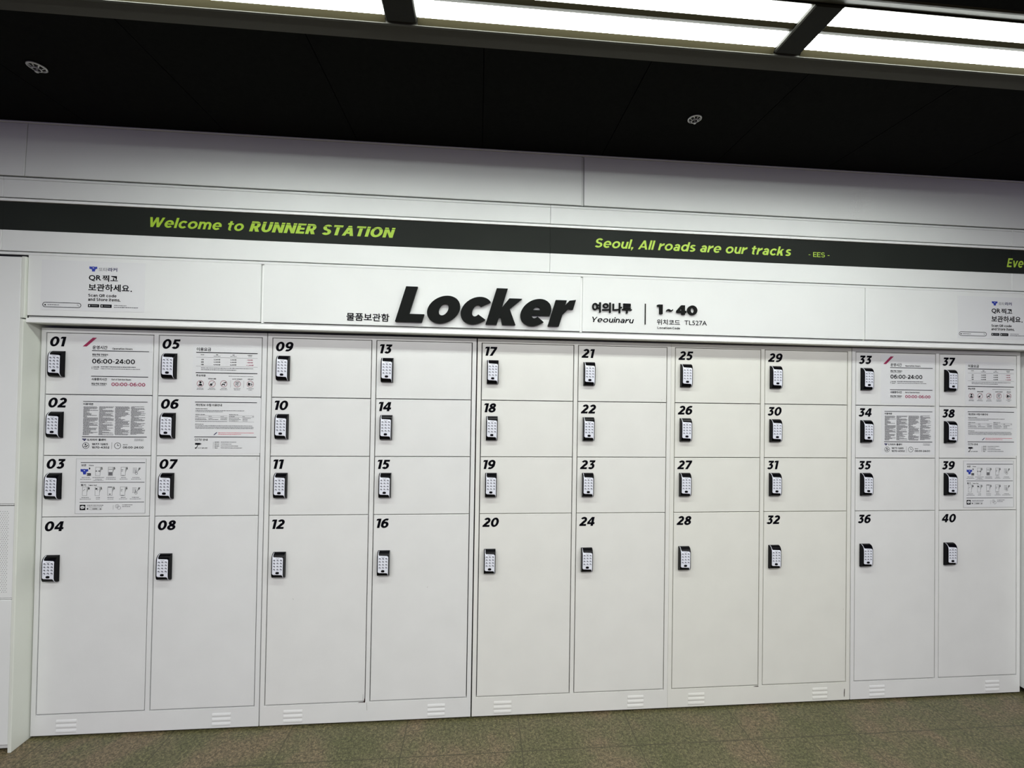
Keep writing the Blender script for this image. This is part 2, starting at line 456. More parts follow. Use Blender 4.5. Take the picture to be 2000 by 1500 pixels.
# ------------------------------------------------------------------ printed sheets (millimetres from the sheet's anchor: x right, z up)
POSTERS={
 'hours':[
  ('sheet', 143.2, -274.4, 463.2, -10.7),
  ('slash', 157.1, -60.0, 218.8, -17.7, 'R'),
  ('t', 200.1, -72.0, 265.9, -54.6, '운영시간'),
  ('b', 286.8, -73.4, 376.4, -62.8, 'Operation Hours'),
  ('bar', 198.0, -80.2, 449.9, -76.9),
  ('t', 199.7, -101.6, 268.0, -92.2, '평일·주말 구분없이'),
  ('t', 199.2, -107.2, 263.1, -103.4, 'Weekdays & Weekends'),
  ('g', 199.8, -138.7, 388.3, -116.4, '06:00-24:00'),
  ('bar', 199.7, -165.4, 201.3, -153.0),
  ('t', 205.6, -159.0, 231.3, -151.8, '유의사항'),
  ('lines', 238.5, -157.1, 392.1, -150.4, 1),
  ('t', 206.6, -166.2, 228.4, -161.8, 'Caution'),
  ('lines', 238.8, -165.2, 412.7, -160.8, 1),
  ('bar', 197.2, -200.6, 448.9, -197.3),
  ('t', 199.3, -218.8, 267.1, -206.3, '사용중지시간'),
  ('b', 286.5, -216.3, 373.4, -208.5, 'Out of Service Hours'),
  ('t', 199.3, -238.2, 266.3, -229.3, '평일·주말 구분없이'),
  ('t', 199.0, -243.7, 262.6, -239.9, 'Weekdays & Weekends'),
  ('g', 287.1, -243.5, 436.7, -226.9, '00:00-06:00', 'R'),
 ],
 'fees':[
  ('sheet', 152.2, -273.0, 464.0, -37.5),
  ('t', 169.8, -69.6, 235.6, -52.6, '이용요금'),
  ('bar', 168.2, -78.3, 449.3, -74.5),
  ('t', 188.3, -89.5, 204.1, -84.1, '사이즈'),
  ('t', 258.0, -89.1, 268.8, -83.1, '최초'),
  ('lines', 247.8, -94.5, 278.7, -90.7, 1),
  ('t', 332.2, -89.1, 343.0, -83.6, '이후'),
  ('lines', 323.8, -94.5, 353.5, -90.7, 1),
  ('t', 403.2, -88.8, 424.0, -83.3, '초과요금'),
  ('lines', 406.7, -93.9, 422.3, -90.6, 1),
  ('hair', 168.7, -100.0, 449.8, -98.9),
  ('t', 190.6, -113.5, 202.1, -106.7, '소형'),
  ('t', 190.9, -125.6, 202.4, -118.9, '중형'),
  ('t', 191.2, -137.5, 202.7, -130.7, '대형'),
  ('t', 248.2, -112.9, 277.8, -106.1, '2,200원'),
  ('t', 248.5, -124.8, 278.0, -118.0, '3,300원'),
  ('t', 247.5, -137.5, 278.3, -130.7, '4,400원'),
  ('t', 324.2, -112.4, 351.8, -105.9, '3,300원'),
  ('t', 323.2, -124.3, 352.1, -117.8, '4,400원'),
  ('t', 323.4, -136.8, 351.9, -130.0, '6,600원'),
  ('t', 400.6, -111.3, 426.6, -105.4, '+500원', 'R'),
  ('t', 400.8, -123.6, 427.4, -117.6, '+800원', 'R'),
  ('t', 397.2, -136.9, 431.0, -130.4, '+1,000원', 'R'),
  ('hair', 168.4, -142.5, 450.7, -141.5),
  ('lines', 191.6, -152.5, 430.0, -147.7, 1),
  ('lines', 191.8, -160.9, 352.4, -156.0, 1),
  ('bar', 167.9, -175.3, 450.1, -171.5),
  ('t', 170.2, -192.0, 213.6, -181.3, '주요약관'),
  ('lines', 318.2, -189.8, 430.9, -186.3, 1),
  ('t', 224.7, -204.4, 261.1, -198.4, '보관금지 물품'),
  ('t', 335.3, -204.2, 380.6, -198.3, '24시간 초과금지'),
  ('t', 406.5, -204.0, 431.2, -198.0, '반복 금지'),
  ('ban', 174.1, -242.5, 205.8, -209.1, 0),
  ('ban', 227.3, -242.1, 259.1, -208.7, 1),
  ('ban', 280.6, -241.3, 312.6, -207.7, 2),
  ('ban', 342.3, -241.1, 374.3, -207.5, 3),
  ('ban', 402.1, -241.2, 434.3, -207.5, 4),
  ('lines', 175.9, -249.2, 205.3, -245.4, 1),
  ('lines', 174.2, -254.6, 205.9, -250.8, 1),
  ('lines', 229.6, -248.4, 256.5, -244.6, 1),
  ('lines', 224.6, -254.3, 260.5, -250.5, 1),
  ('lines', 284.7, -248.6, 310.5, -244.8, 1),
  ('lines', 280.3, -254.5, 313.7, -250.7, 1),
  ('lines', 342.8, -248.4, 374.6, -244.6, 1),
  ('lines', 344.2, -254.4, 372.6, -250.6, 1),
  ('lines', 402.3, -248.0, 434.8, -244.2, 1),
  ('lines', 410.2, -254.8, 427.7, -251.0, 1),
  ('hair', 327.0, -241.6, 327.8, -207.8),
  ('hair', 387.8, -242.0, 388.6, -208.9),
 ],
 'terms':[
  ('sheet', 147.9, -268.5, 464.9, -12.5),
  ('bar', 165.6, -34.0, 449.1, -31.2),
  ('t', 166.4, -49.9, 210.3, -39.4, '이용약관'),
  ('dense', 167.9, -190.4, 232.0, -55.9),
  ('dense', 236.7, -189.9, 301.7, -55.0),
  ('dense', 306.9, -189.4, 370.4, -54.2),
  ('dense', 376.4, -186.7, 440.8, -53.3),
  ('bar', 164.7, -199.1, 449.2, -195.7),
  ('logo', 166.3, -216.7, 184.2, -205.7, 'N'),
  ('t', 188.1, -217.1, 231.2, -206.0, '또타라커'),
  ('t', 236.9, -216.8, 269.1, -205.8, '콜센터'),
  ('lines', 394.7, -209.7, 436.4, -205.6, 1),
  ('lines', 394.9, -216.4, 436.1, -212.5, 1),
  ('agent', 167.5, -254.4, 197.2, -223.0),
  ('g', 208.6, -236.4, 278.6, -227.1, '1877-1265'),
  ('g', 208.5, -251.9, 285.4, -242.2, '1670-4302'),
  ('hair', 295.0, -254.7, 296.1, -222.9),
  ('clock', 306.7, -254.3, 336.2, -223.3),
  ('t', 344.6, -236.1, 365.4, -231.7, '운영시간'),
  ('g', 345.0, -251.5, 436.1, -241.5, '06:00-24:00'),
 ],
 'privacy':[
  ('sheet', 150.8, -272.0, 469.9, -7.4),
  ('bar', 168.1, -30.4, 451.4, -27.1),
  ('t', 170.9, -48.1, 290.4, -36.8, '개인정보 수집·이용안내'),
  ('t', 170.6, -62.8, 224.9, -57.9, '개인정보 수집 이용안내'),
  ('lines', 170.8, -70.4, 393.0, -66.1, 1),
  ('lines', 170.9, -76.6, 295.0, -72.6, 1),
  ('t', 170.4, -90.0, 213.8, -85.7, '개인정보 수집 항목'),
  ('t', 323.7, -89.4, 366.2, -85.1, '개인정보 보유 기간'),
  ('hair', 170.1, -93.5, 317.3, -92.7),
  ('hair', 170.2, -101.3, 317.5, -100.5),
  ('hair', 323.2, -92.0, 439.0, -91.2),
  ('hair', 323.4, -99.9, 439.1, -99.1),
  ('lines', 171.4, -99.0, 185.4, -95.3, 1),
  ('lines', 231.4, -98.4, 245.5, -94.6, 1),
  ('lines', 285.3, -98.6, 300.7, -94.9, 1),
  ('lines', 323.9, -98.7, 351.7, -94.4, 1),
  ('lines', 385.9, -98.2, 396.7, -93.8, 1),
  ('lines', 431.3, -97.7, 439.1, -93.9, 1),
  ('lines', 170.3, -107.7, 218.3, -103.7, 1),
  ('lines', 231.1, -107.6, 249.0, -103.8, 1),
  ('lines', 285.4, -106.9, 316.8, -103.2, 1),
  ('lines', 170.5, -113.6, 222.8, -109.6, 1),
  ('lines', 231.2, -112.8, 276.6, -109.0, 1),
  ('lines', 285.6, -112.9, 315.9, -109.1, 1),
  ('hair', 170.6, -115.3, 317.8, -114.5),
  ('lines', 171.2, -123.1, 317.2, -119.4, 1),
  ('lines', 323.5, -106.7, 370.5, -102.7, 1),
  ('lines', 386.6, -105.9, 424.4, -102.1, 1),
  ('lines', 323.7, -112.7, 378.4, -108.6, 1),
  ('lines', 386.7, -111.9, 409.0, -108.1, 1),
  ('lines', 323.8, -118.7, 367.7, -114.9, 1),
  ('lines', 386.3, -118.2, 409.1, -114.4, 1),
  ('hair', 323.9, -121.8, 439.6, -121.0),
  ('t', 171.0, -136.3, 208.7, -132.0, '동의거부 권리 안내'),
  ('lines', 171.2, -143.1, 432.2, -138.8, 1),
  ('lines', 171.3, -149.6, 438.3, -145.2, 1),
  ('lines', 171.5, -155.8, 438.5, -151.5, 1),
  ('slash', 254.5, -185.5, 273.5, -172.5, 'N'),
  ('lines', 276.8, -177.0, 439.5, -172.4, 1, 'R'),
  ('lines', 276.9, -183.9, 380.5, -179.6, 1, 'R'),
  ('bar', 168.6, -196.2, 451.6, -193.0),
  ('b', 171.4, -214.0, 202.8, -202.7, 'CCTV'),
  ('t', 207.1, -213.8, 228.8, -203.0, '안내'),
  ('cam', 172.9, -251.0, 200.9, -223.1),
  ('t', 185.1, -250.4, 228.5, -245.0, 'CCTV 설치 운영'),
  ('hair', 254.5, -250.7, 255.5, -218.4),
  ('t', 261.1, -222.1, 281.6, -217.2, '설치목적'),
  ('t', 261.3, -231.2, 281.8, -226.4, '촬영시간'),
  ('t', 261.5, -240.4, 282.0, -235.5, '촬영범위'),
  ('t', 261.7, -249.8, 276.3, -245.0, '책임자'),
  ('lines', 289.3, -221.2, 360.1, -216.9, 1),
  ('lines', 289.5, -230.5, 339.7, -226.1, 1),
  ('lines', 289.7, -239.8, 368.8, -235.2, 1),
  ('lines', 289.9, -249.2, 387.1, -244.6, 1),
 ],
 'steps':[
  ('board', 144.5, -269.8, 449.1, -15.5),
  ('bar', 162.7, -34.5, 444.9, -31.7),
  ('t', 165.5, -51.0, 186.5, -40.5, '보관'),
  ('b', 198.3, -49.3, 219.3, -43.5, 'Store'),
  ('bar', 163.0, -126.4, 444.5, -124.0),
  ('t', 165.4, -143.8, 187.1, -133.4, '찾기'),
  ('b', 198.6, -142.2, 235.0, -136.2, 'Take Out'),
  ('bar', 162.3, -220.2, 445.0, -217.7),
  ('logo', 162.5, -88.9, 196.0, -63.0, 'L'),
  ('chip', 190.4, -94.4, 208.1, -83.1),
  ('phone', 227.7, -94.9, 248.3, -53.6, 1),
  ('phone', 283.1, -95.0, 303.7, -53.6, 2),
  ('phone', 338.7, -95.0, 359.4, -53.5, 3),
  ('touch', 391.1, -91.4, 415.3, -56.8),
  ('t', 199.2, -65.2, 204.3, -57.0, '1'),
  ('t', 253.1, -65.7, 258.8, -56.9, '2'),
  ('t', 308.1, -65.7, 313.8, -56.9, '3'),
  ('t', 363.0, -65.7, 369.0, -56.8, '4'),
  ('t', 418.4, -66.2, 424.1, -57.3, '5'),
  ('phone', 172.7, -187.7, 193.2, -146.5, 4),
  ('phone', 227.5, -188.0, 248.1, -146.7, 5),
  ('phone', 282.3, -187.6, 303.7, -146.3, 6),
  ('phone', 337.9, -187.9, 359.6, -146.4, 3),
  ('touch', 391.8, -184.2, 415.8, -149.6),
  ('t', 199.0, -158.7, 204.1, -149.9, '1'),
  ('t', 252.9, -158.8, 259.1, -150.0, '2'),
  ('t', 308.3, -159.0, 314.3, -150.2, '3'),
  ('t', 363.2, -159.2, 369.7, -150.3, '4'),
  ('t', 418.6, -159.3, 424.9, -150.5, '5'),
  ('lines', 168.3, -105.1, 203.3, -101.0, 1),
  ('lines', 162.1, -113.1, 209.4, -109.2, 1),
  ('lines', 215.1, -105.4, 266.5, -101.0, 1),
  ('lines', 227.4, -112.6, 255.7, -109.3, 1),
  ('lines', 218.0, -117.8, 262.7, -114.5, 1),
  ('lines', 275.3, -105.2, 316.6, -101.0, 1),
  ('lines', 273.7, -112.6, 318.3, -108.8, 1),
  ('lines', 340.7, -105.2, 362.2, -101.1, 1),
  ('lines', 334.4, -112.1, 369.4, -108.8, 1),
  ('lines', 390.0, -105.3, 422.0, -101.1, 1),
  ('lines', 385.0, -112.2, 428.5, -108.9, 1),
  ('lines', 169.9, -198.7, 201.4, -194.3, 1),
  ('lines', 162.4, -205.6, 210.5, -202.0, 1),
  ('lines', 232.9, -199.0, 250.1, -194.6, 1),
  ('lines', 232.3, -205.8, 249.8, -202.3, 1),
  ('lines', 282.3, -198.4, 311.2, -194.3, 1),
  ('lines', 283.0, -205.6, 310.8, -202.3, 1),
  ('lines', 341.7, -198.4, 362.4, -194.0, 1),
  ('lines', 334.1, -205.3, 369.1, -202.0, 1),
  ('lines', 390.5, -198.3, 422.2, -194.2, 1),
  ('lines', 381.3, -205.8, 430.7, -201.9, 1),
  ('talk', 163.4, -255.2, 187.7, -229.9),
  ('lines', 194.6, -234.9, 265.7, -230.2, 1),
  ('lines', 194.8, -241.5, 261.5, -238.2, 1),
  ('dot', 194.0, -253.1, 201.2, -245.4),
  ('pill', 205.3, -254.2, 260.5, -246.2),
  ('t', 218.9, -252.8, 239.4, -246.7, '또타라커'),
  ('dot', 251.0, -252.9, 255.8, -247.7),
  ('hair', 308.7, -253.3, 309.7, -232.1),
  ('chat', 317.5, -254.3, 343.3, -228.1),
  ('lines', 348.3, -233.8, 394.5, -229.1, 1),
  ('lines', 348.5, -241.5, 384.8, -237.4, 1),
 ],
 'scan':[
  ('sheet', 3.0, -220.7, 443.3, 6.2),
  ('logo', 203.8, -39.6, 237.6, -16.7, 'L'),
  ('t', 244.1, -37.5, 280.5, -20.7, '또타', 'thin'),
  ('t', 283.2, -37.7, 322.4, -19.7, '라커', 'N'),
  ('t', 202.3, -84.1, 255.5, -55.6, 'QR'),
  ('t', 260.0, -84.6, 326.0, -54.6, '찍고'),
  ('t', 202.1, -129.1, 376.8, -95.4, '보관하세요'),
  ('dot', 381.7, -128.1, 388.0, -121.6),
  ('b', 202.3, -155.7, 322.7, -141.7, 'Scan QR code'),
  ('b', 202.2, -173.9, 340.1, -159.4, 'and Store items.'),
  ('chip', 202.2, -203.0, 249.8, -188.8),
  ('chip', 254.8, -203.4, 303.0, -188.5),
  ('lines', 313.4, -194.2, 366.2, -189.7, 1),
  ('lines', 312.8, -203.0, 415.9, -197.4, 1),
  ('pill', 11.1, -208.0, 173.9, -185.2),
  ('dot', 19.2, -201.2, 26.1, -194.1),
  ('lines', 32.0, -199.1, 80.5, -194.1, 1),
  ('mag', 155.1, -201.7, 165.4, -191.4),
 ],
}
SHEET_MATS = ['paper', 'ink', 'ink_grey', 'ink_red', 'ink_pink', 'ink_navy', 'ink_blue', 'paper_edge', 'ink_pale']
SM = {k: i for i, k in enumerate(SHEET_MATS)}
CODE = {'R': 'ink_red', 'N': 'ink_navy', 'L': 'ink_blue'}

def sheet_mesh(name, items, seed):
    rnd = random.Random(seed)
    mb = MB()
    YI = -0.0011
    for it in items:
        k = it[0]
        x0, z0, x1, z1 = [q / 1000 for q in it[1:5]]
        w, h, cx, cz = x1 - x0, z1 - z0, (x0 + x1) / 2, (z0 + z1) / 2
        ex = it[5:]
        def rect(a, b, c, d, m):
            mb.poly([(a, YI, b), (c, YI, b), (c, YI, d), (a, YI, d)], SM[m])
        def rel(pts, m, y=YI):
            p = [(x0 + a * w, y, z0 + b * h) for a, b in pts]
            ar = sum(p[q - 1][0] * p[q][2] - p[q][0] * p[q - 1][2] for q in range(len(p)))
            mb.poly(p if ar > 0 else p[::-1], SM[m])
        def seg(a, b, c, d, t, m, y=YI):
            n = math.hypot(c - a, d - b)
            ux, uz = -(d - b) / n * t / 2, (c - a) / n * t / 2
            mb.poly([(a - ux, y, b - uz), (c - ux, y, d - uz), (c + ux, y, d + uz), (a + ux, y, b + uz)], SM[m])
        def outline(a, b, c, d, t, m):
            rect(a, b, c, b + t, m); rect(a, d - t, c, d, m); rect(a, b, a + t, d, m); rect(c - t, b, c, d, m)
        if k == 'sheet':
            mb.box(x0, x1, -0.0006, 0, z0, z1, 0)
        elif k == 'board':
            mb.box(x0, x1, -0.0008, 0, z0, z1, 0)
            for a, b, c, d in ((x0 - .0015, z0 - .0015, x1 + .0015, z0), (x0 - .0015, z1, x1 + .0015, z1 + .0012), (x0 - .0012, z0, x0, z1), (x1, z0, x1 + .0015, z1)):
                mb.box(a, c, -0.0016, 0, b, d, SM['paper_edge'])
        elif k == 't':
            m = SM['ink']
            if ex[1:] and ex[1] in CODE:
                m = SM[CODE[ex[1]]]
            thin = bool(ex[1:]) and ex[1] == 'thin'
            if thin:
                m = SM['ink_grey']
            emit_font(mb, ex[0], x0, z0, x1, z1, YI, m, 0.0 if thin else (0.028 if h < 0.016 else 0.022))
        elif k in 'bg':
            m = SM[CODE[ex[1]]] if ex[1:] else SM['ink']
            sh = word(ex[0], 0.21, 0.19, 0, 0.11)
            emit(mb, sh, fit(sh, x0, z0, x1, z1), YI, None, m)
        elif k in ('bar', 'hair'):
            rect(x0, z0, x1, z1, 'ink' if k == 'bar' else 'ink_grey')
        elif k == 'slash':
            rel([(0, 0), (.28, 0), (1, 1), (.70, 1)], CODE[ex[0]] if ex else 'ink')
        elif k == 'lines':
            m = 'ink_grey' if len(ex) < 2 else 'ink_pink'
            x = x0
            while x < x1:
                q = min(x1, x + rnd.uniform(.0035, .010))
                zz = z0 + h * rnd.uniform(.12, .26)
                rect(x, zz, q, z1 - h * rnd.uniform(.14, .26), m)
                x = q + 0.0012
        elif k == 'dense':
            n = 34
            p = h / n
            for r in range(n):
                zt = z1 - r * p
                full = rnd.choice((1, 1, .96, .92, .9, .8, .7, .55, .42, .25))
                x = x0 + (0 if rnd.random() < .8 else w * .03)
                e = x0 + w * full
                while x < e:
                    q = min(e, x + rnd.uniform(.003, .011))
                    rect(x, zt - p * .74, q, zt - p * .1, 'ink_grey')
                    x = q + 0.0010
        elif k == 'ban':
            r = w / 2
            mb.ring_y(cx, cz, r, r * .10, YI, SM['ink_grey'])
            mb.ring_y(cx, cz, r * .93, r * .07, YI - .0001, SM['ink_pink'])
            v = ex[0]
            if v == 0:
                rel([(.22, .22), (.78, .22), (.70, .46), (.30, .46)], 'ink'); rel([(.42, .52), (.58, .52), (.66, .84), (.34, .84)], 'ink')
            elif v == 1:
                mb.disc_y(cx - r * .25, cz - r * .25, r * .36, YI + .0001, YI, SM['ink'], 14)
                seg(cx, cz, cx + r * .5, cz + r * .55, r * .16, 'ink_grey')
            elif v == 2:
                rel([(.18, .34), (.30, .52), (.62, .48), (.70, .24), (.60, .22), (.54, .34), (.36, .36), (.30, .22), (.22, .22)], 'ink'); rel([(.36, .66), (.86, .78), (.80, .56), (.62, .60)], 'ink')
            elif v == 3:
                for q in range(3):
                    rel([(.22, .42 + q * .15), (.66, .42 + q * .15), (.72, .50 + q * .15), (.26, .50 + q * .15)], 'ink_grey')
                rel([(.42, .2), (.70, .2), (.66, .3), (.5, .3)], 'ink_grey')
            else:
                rel([(.16, .34), (.48, .24), (.50, .62), (.2, .74)], 'ink'); rel([(.56, .34), (.74, .28), (.82, .5), (.66, .6)], 'ink_grey')
            seg(cx - r * .66, cz - r * .66, cx + r * .66, cz + r * .66, r * .09, 'ink_grey', YI - .0002)
        elif k == 'logo':
            c = CODE[ex[0]]
            rel([(0, 1), (.02, .52), (.26, .46), (.34, .30), (.34, .0), (.70, .0), (.74, .30), (.80, .50), (1, .56), (.99, .98), (.7, .94), (.5, 1.0), (.3, .95)], c)
            rel([(.42, .62), (.64, .66), (.46, .84)], 'paper', YI - .0002)
        elif k == 'agent':
            r = w / 2
            mb.ring_y(cx, cz, r, r * .13, YI, SM['ink'])
            mb.disc_y(cx - r * .1, cz + r * .38, r * .24, YI + .0001, YI, SM['ink'], 14)
            seg(cx - r * .62, cz - r * .45, cx - r * .05, cz - r * .02, r * .16, 'ink')
            seg(cx - r * .1, cz - r * .55, cx + r * .6, cz + r * .15, r * .24, 'ink')
        elif k == 'clock':
            r = w / 2
            mb.ring_y(cx, cz, r, r * .13, YI, SM['ink'])
            rect(cx - r * .07, cz - r * .05, cx + r * .07, cz + r * .55, 'ink')
            rect(cx - r * .07, cz - r * .07, cx + r * .5, cz + r * .07, 'ink')
        elif k == 'cam':
            rel([(0, .66), (.86, .66), (.86, .98), (0, .98)], 'ink'); rel([(.9, .70), (1, .74), (1, .92), (.9, .94)], 'ink')
            rel([(.40, .66), (.52, .66), (.30, .12), (.18, .12)], 'ink'); rel([(0, 0), (.24, 0), (.24, .22), (0, .22)], 'ink')
        elif k == 'chip':
            rect(x0, z0, x1, z1, 'ink')
            if w < 0.06 and it[0] == 'chip' and h > 0.009:
                rel([(.10, .3), (.2, .3), (.2, .7), (.10, .7)], 'paper', YI - .0002)
                rel([(.3, .42), (.88, .42), (.88, .6), (.3, .6)], 'ink_pale', YI - .0002)
        elif k == 'phone':
            rel([(-.22, -.02), (.5, -.02), (1.42, .92), (.95, .95)], 'ink_pale') if False else None
            t = .0012
            rel([(1.02, .35), (1.45, 1.0), (1.1, 1.0)], 'ink_pale')
            outline(x0, z0, x1, z1, t, 'ink_grey')
            v = ex[0]
            if v == 1:
                rect(x0, cz - h * .02, x0 + w * .3, cz + h * .08, 'ink'); rect(x0 + w * .62, cz - h * .02, x1, cz + h * .08, 'ink'); rect(x0, cz - .0005, x1, cz, 'ink_grey')
            elif v == 2:
                rel([(.1, .05), (.9, .05), (.9, .42), (.1, .42)], 'ink_grey'); rel([(.1, .7), (.9, .7), (.9, .78), (.1, .78)], 'ink_pale')
            elif v == 3:
                rel([(.1, .66), (.5, .66), (.5, .72), (.1, .72)], 'ink_grey'); rel([(.1, .5), (.4, .5), (.4, .56), (.1, .56)], 'ink_grey'); rel([(.2, 0), (.8, 0), (.8, .06), (.2, .06)], 'ink')
            elif v == 4:
                rel([(.15, .5), (.6, .72), (.6, .78), (.15, .56)], 'ink_grey')
            elif v == 5:
                rel([(.1, .7), (.5, .7), (.5, .85), (.1, .85)], 'ink'); rel([(.4, .5), (.75, .75), (.75, .8), (.4, .55)], 'ink_grey')
            else:
                rel([(.1, .92), (.9, .92), (.9, .98), (.1, .98)], 'ink'); rel([(.3, .1), (.7, .1), (.7, .2), (.3, .2)], 'ink_grey')
        elif k == 'touch':
            rel([(.75, .3), (1.5, 1.0), (1.1, 1.0)], 'ink_pale')
            for r in range(4):
                for c in range(3):
                    mb.disc_y(x0 + w * (.10 + .26 * c), z1 - h * (.08 + .2 * r), w * .08, YI + .0001, YI, SM['ink_grey'], 8)
            mb.ring_y(x0 + w * .68, z0 + h * .24, w * .26, w * .07, YI - .0001, SM['ink_grey'], 14)
            rect(x0 + w * .52, z0 + h * .38, x0 + w * .62, z0 + h * .66, 'ink_grey')
        elif k == 'talk':
            rect(x0, z0, x1, z1, 'ink')
            mb.disc_y(cx, cz + h * .03, w * .38, YI - .0001, YI - .0002, SM['paper'], 20, h * .28)
            rel([(.28, .16), (.52, .30), (.34, .36)], 'paper', YI - .0002)
            emit_font(mb, 'TALK', cx - w * .24, cz - h * .05, cx + w * .24, cz + h * .13, YI - .0003, SM['ink'], .02)
        elif k == 'dot':
            mb.disc_y(cx, cz, w / 2, YI + .0001, YI, SM['ink'], 12)
        elif k == 'pill':
            r, t = h / 2, h * .11
            rect(x0 + r, z0, x1 - r, z0 + t, 'ink'); rect(x0 + r, z1 - t, x1 - r, z1, 'ink')
            for c, a0 in ((x0 + r, 90), (x1 - r, -90)):
                for q in range(8):
                    a, b = math.radians(a0 + q * 22.5), math.radians(a0 + q * 22.5 + 22.5)
                    mb.poly([(c + s * math.cos(g), YI, cz + s * math.sin(g)) for s, g in ((r - t, a), (r, a), (r, b), (r - t, b))], SM['ink'])
        elif k == 'chat':
            mb.ring_y(x0 + w * .33, z0 + h * .66, w * .33, w * .05, YI, SM['ink_grey'])
            mb.ring_y(x0 + w * .68, z0 + h * .34, w * .31, w * .05, YI, SM['ink_grey'])
            emit_font(mb, '?', x0 + w * .25, z0 + h * .5, x0 + w * .41, z0 + h * .82, YI, SM['ink_grey'], .02)
        elif k == 'mag':
            mb.ring_y(x0 + w * .36, z0 + h * .64, w * .32, w * .09, YI, SM['ink_grey'], 14)
            seg(x0 + w * .6, z0 + h * .4, x1, z0, w * .12, 'ink_grey')
    return mb.mesh(name, SHEET_MATS)

# ------------------------------------------------------------------ setting: floor, ceiling, walls
mb = MB(); mb.box(-4, 9.5, -8, 0.55, -0.05, 0)
struct('floor', mb.mesh('floor', ['terrazzo_tile']))

CZ = 2.822
SEAMS = [1.44 + 0.5967 * k for k in range(-9, 14)]
mb = MB()
for a, b in zip(SEAMS[:-1], SEAMS[1:]):
    mb.box(a + .0018, b - .0018, -0.684, 0.05, CZ, CZ + .012)
mb.box(SEAMS[0], SEAMS[-1], -0.684, 0.05, CZ + .012, CZ + .05, 0)
mb.box(SEAMS[0], SEAMS[-1], -8, -0.985, CZ, CZ + .05, 0)
struct('ceiling', mb.mesh('ceiling', ['ceiling_black']))
# edge profile between the ceiling boards and the lamp channel, and the roof of the channel
mb = MB()
mb.extrude_x([(-.684, CZ), (-.684, CZ + .05), (-.728, CZ + .05), (-.728, CZ + .0165)], SEAMS[0], SEAMS[-1])
mb.extrude_x([(-.730, CZ + .012), (-.730, CZ + .05), (-.738, CZ + .05), (-.738, CZ + .012)], SEAMS[0], SEAMS[-1])
struct('trim_1', mb.mesh('trim_1', ['ceiling_trim']))
mb = MB()
mb.extrude_x([(-.985, CZ + .05), (-.985, CZ), (-.980, CZ - .003), (-.972, CZ), (-.930, CZ + .024), (-.930, CZ + .05)], SEAMS[0], SEAMS[-1])
struct('trim_4', mb.mesh('trim_4', ['flange']))
mb = MB(); mb.box(SEAMS[0], SEAMS[-1], -.972, -.684, CZ + .0505, CZ + .10)
struct('trim_2', mb.mesh('trim_2', ['cross_bar']))

# upper wall: dark backing with panels standing on it
YF = -0.066
mb = MB()
mb.box(-4, 9.5, -.052, .02, 1.927, 2.87, 0)
mb.box(-4, 9.5, .53, .56, 0, 1.925, 0)
wall_back = struct('wall_back', mb.mesh('wall_back', ['backing'], warp=None))
def panel(name, x0, x1, z0, z1, y0=YF, y1=-.0522, m='wall_paint', bevel=.0012, warp=fz):
    b = MB(); b.box(x0, x1, y0, y1, z0, z1)
    me = b.mesh(name, [m], bevel=bevel, warp=warp)
    return obj(name, me, wall_back)
for a, b in ((-4, -2.5655), (-2.5625, -.0160), (-.0130, 2.5330), (2.5455, 5.0850), (5.0980, 9.5)):
    panel('upper_panel', a, b, 2.5635, 2.8120, warp=lambda x, y, z: fz(x, y, z) if z < 2.7 else (x, y, z))
panel('channel_strip', 2.5325, 2.5430, 2.5635, 2.8100, -.061, -.0522, 'channel', 0, warp=lambda x, y, z: fz(x, y, z) if z < 2.7 else (x, y, z))
panel('channel_strip', 5.0845, 5.0955, 2.5635, 2.8100, -.061, -.0522, 'channel', 0, warp=lambda x, y, z: fz(x, y, z) if z < 2.7 else (x, y, z))
panel('ceiling_bead', -4, 9.5, 2.8135, CZ - .0005, YF - .003, -.0522, warp=None)
for a, b in ((-4, -.1), (-.0988, 2.3772), (2.3784, 4.9), (4.9012, 9.5)):
    panel('frieze_strip', a, b, 2.5462, 2.5570)
    panel('frieze_panel', a, b, 2.4655, 2.5452)
    panel('frieze_panel', a, b, 2.2245, 2.3180)
panel('frieze_lip', -4, 9.5, 2.4470, 2.4590, YF - .004, -.0522, 'rail_paint')
panel('header_rail', -4, 9.5, 2.2082, 2.2202)
HD = ((.0125, 1.0140), (1.0275, 2.5340), (2.5450, 4.0480), (4.0525, 5.5650), (5.5700, 9.5))
for a, b in HD:
    panel('header_panel', a, b, 1.9370, 2.2079)
for a, b in ((1.0160, 1.0277), (2.5338, 2.5446), (4.0492, 4.0527)):
    panel('channel_strip', a, b, 1.9300, 2.2065, -.0575, -.0522, 'rail_paint', 0)
panel('shadow_groove', .0125, 9.5, 1.9255, 1.9330, -.0575, -.0522, 'channel', 0)
b = MB(); b.box(.0105, 9.5, -.058, .56, 1.9050, 1.9245)
obj('soffit', b.mesh('soffit', ['wall_paint'], warp=fz), wall_back)

# bright rail over the lockers
mb = MB()
prof = [(-.052, 1.9045), (-.052, 1.9255), (-.0615, 1.9255), (-.0650, 1.9248), (-.0665, 1.9230), (-.0665, 1.9075), (-.0655, 1.9055), (-.0630, 1.9045)]
mb.extrude_x(prof[::-1], .0100, 5.0680)
struct('trim_3', mb.mesh('trim_3', ['rail_paint'], warp=fz))

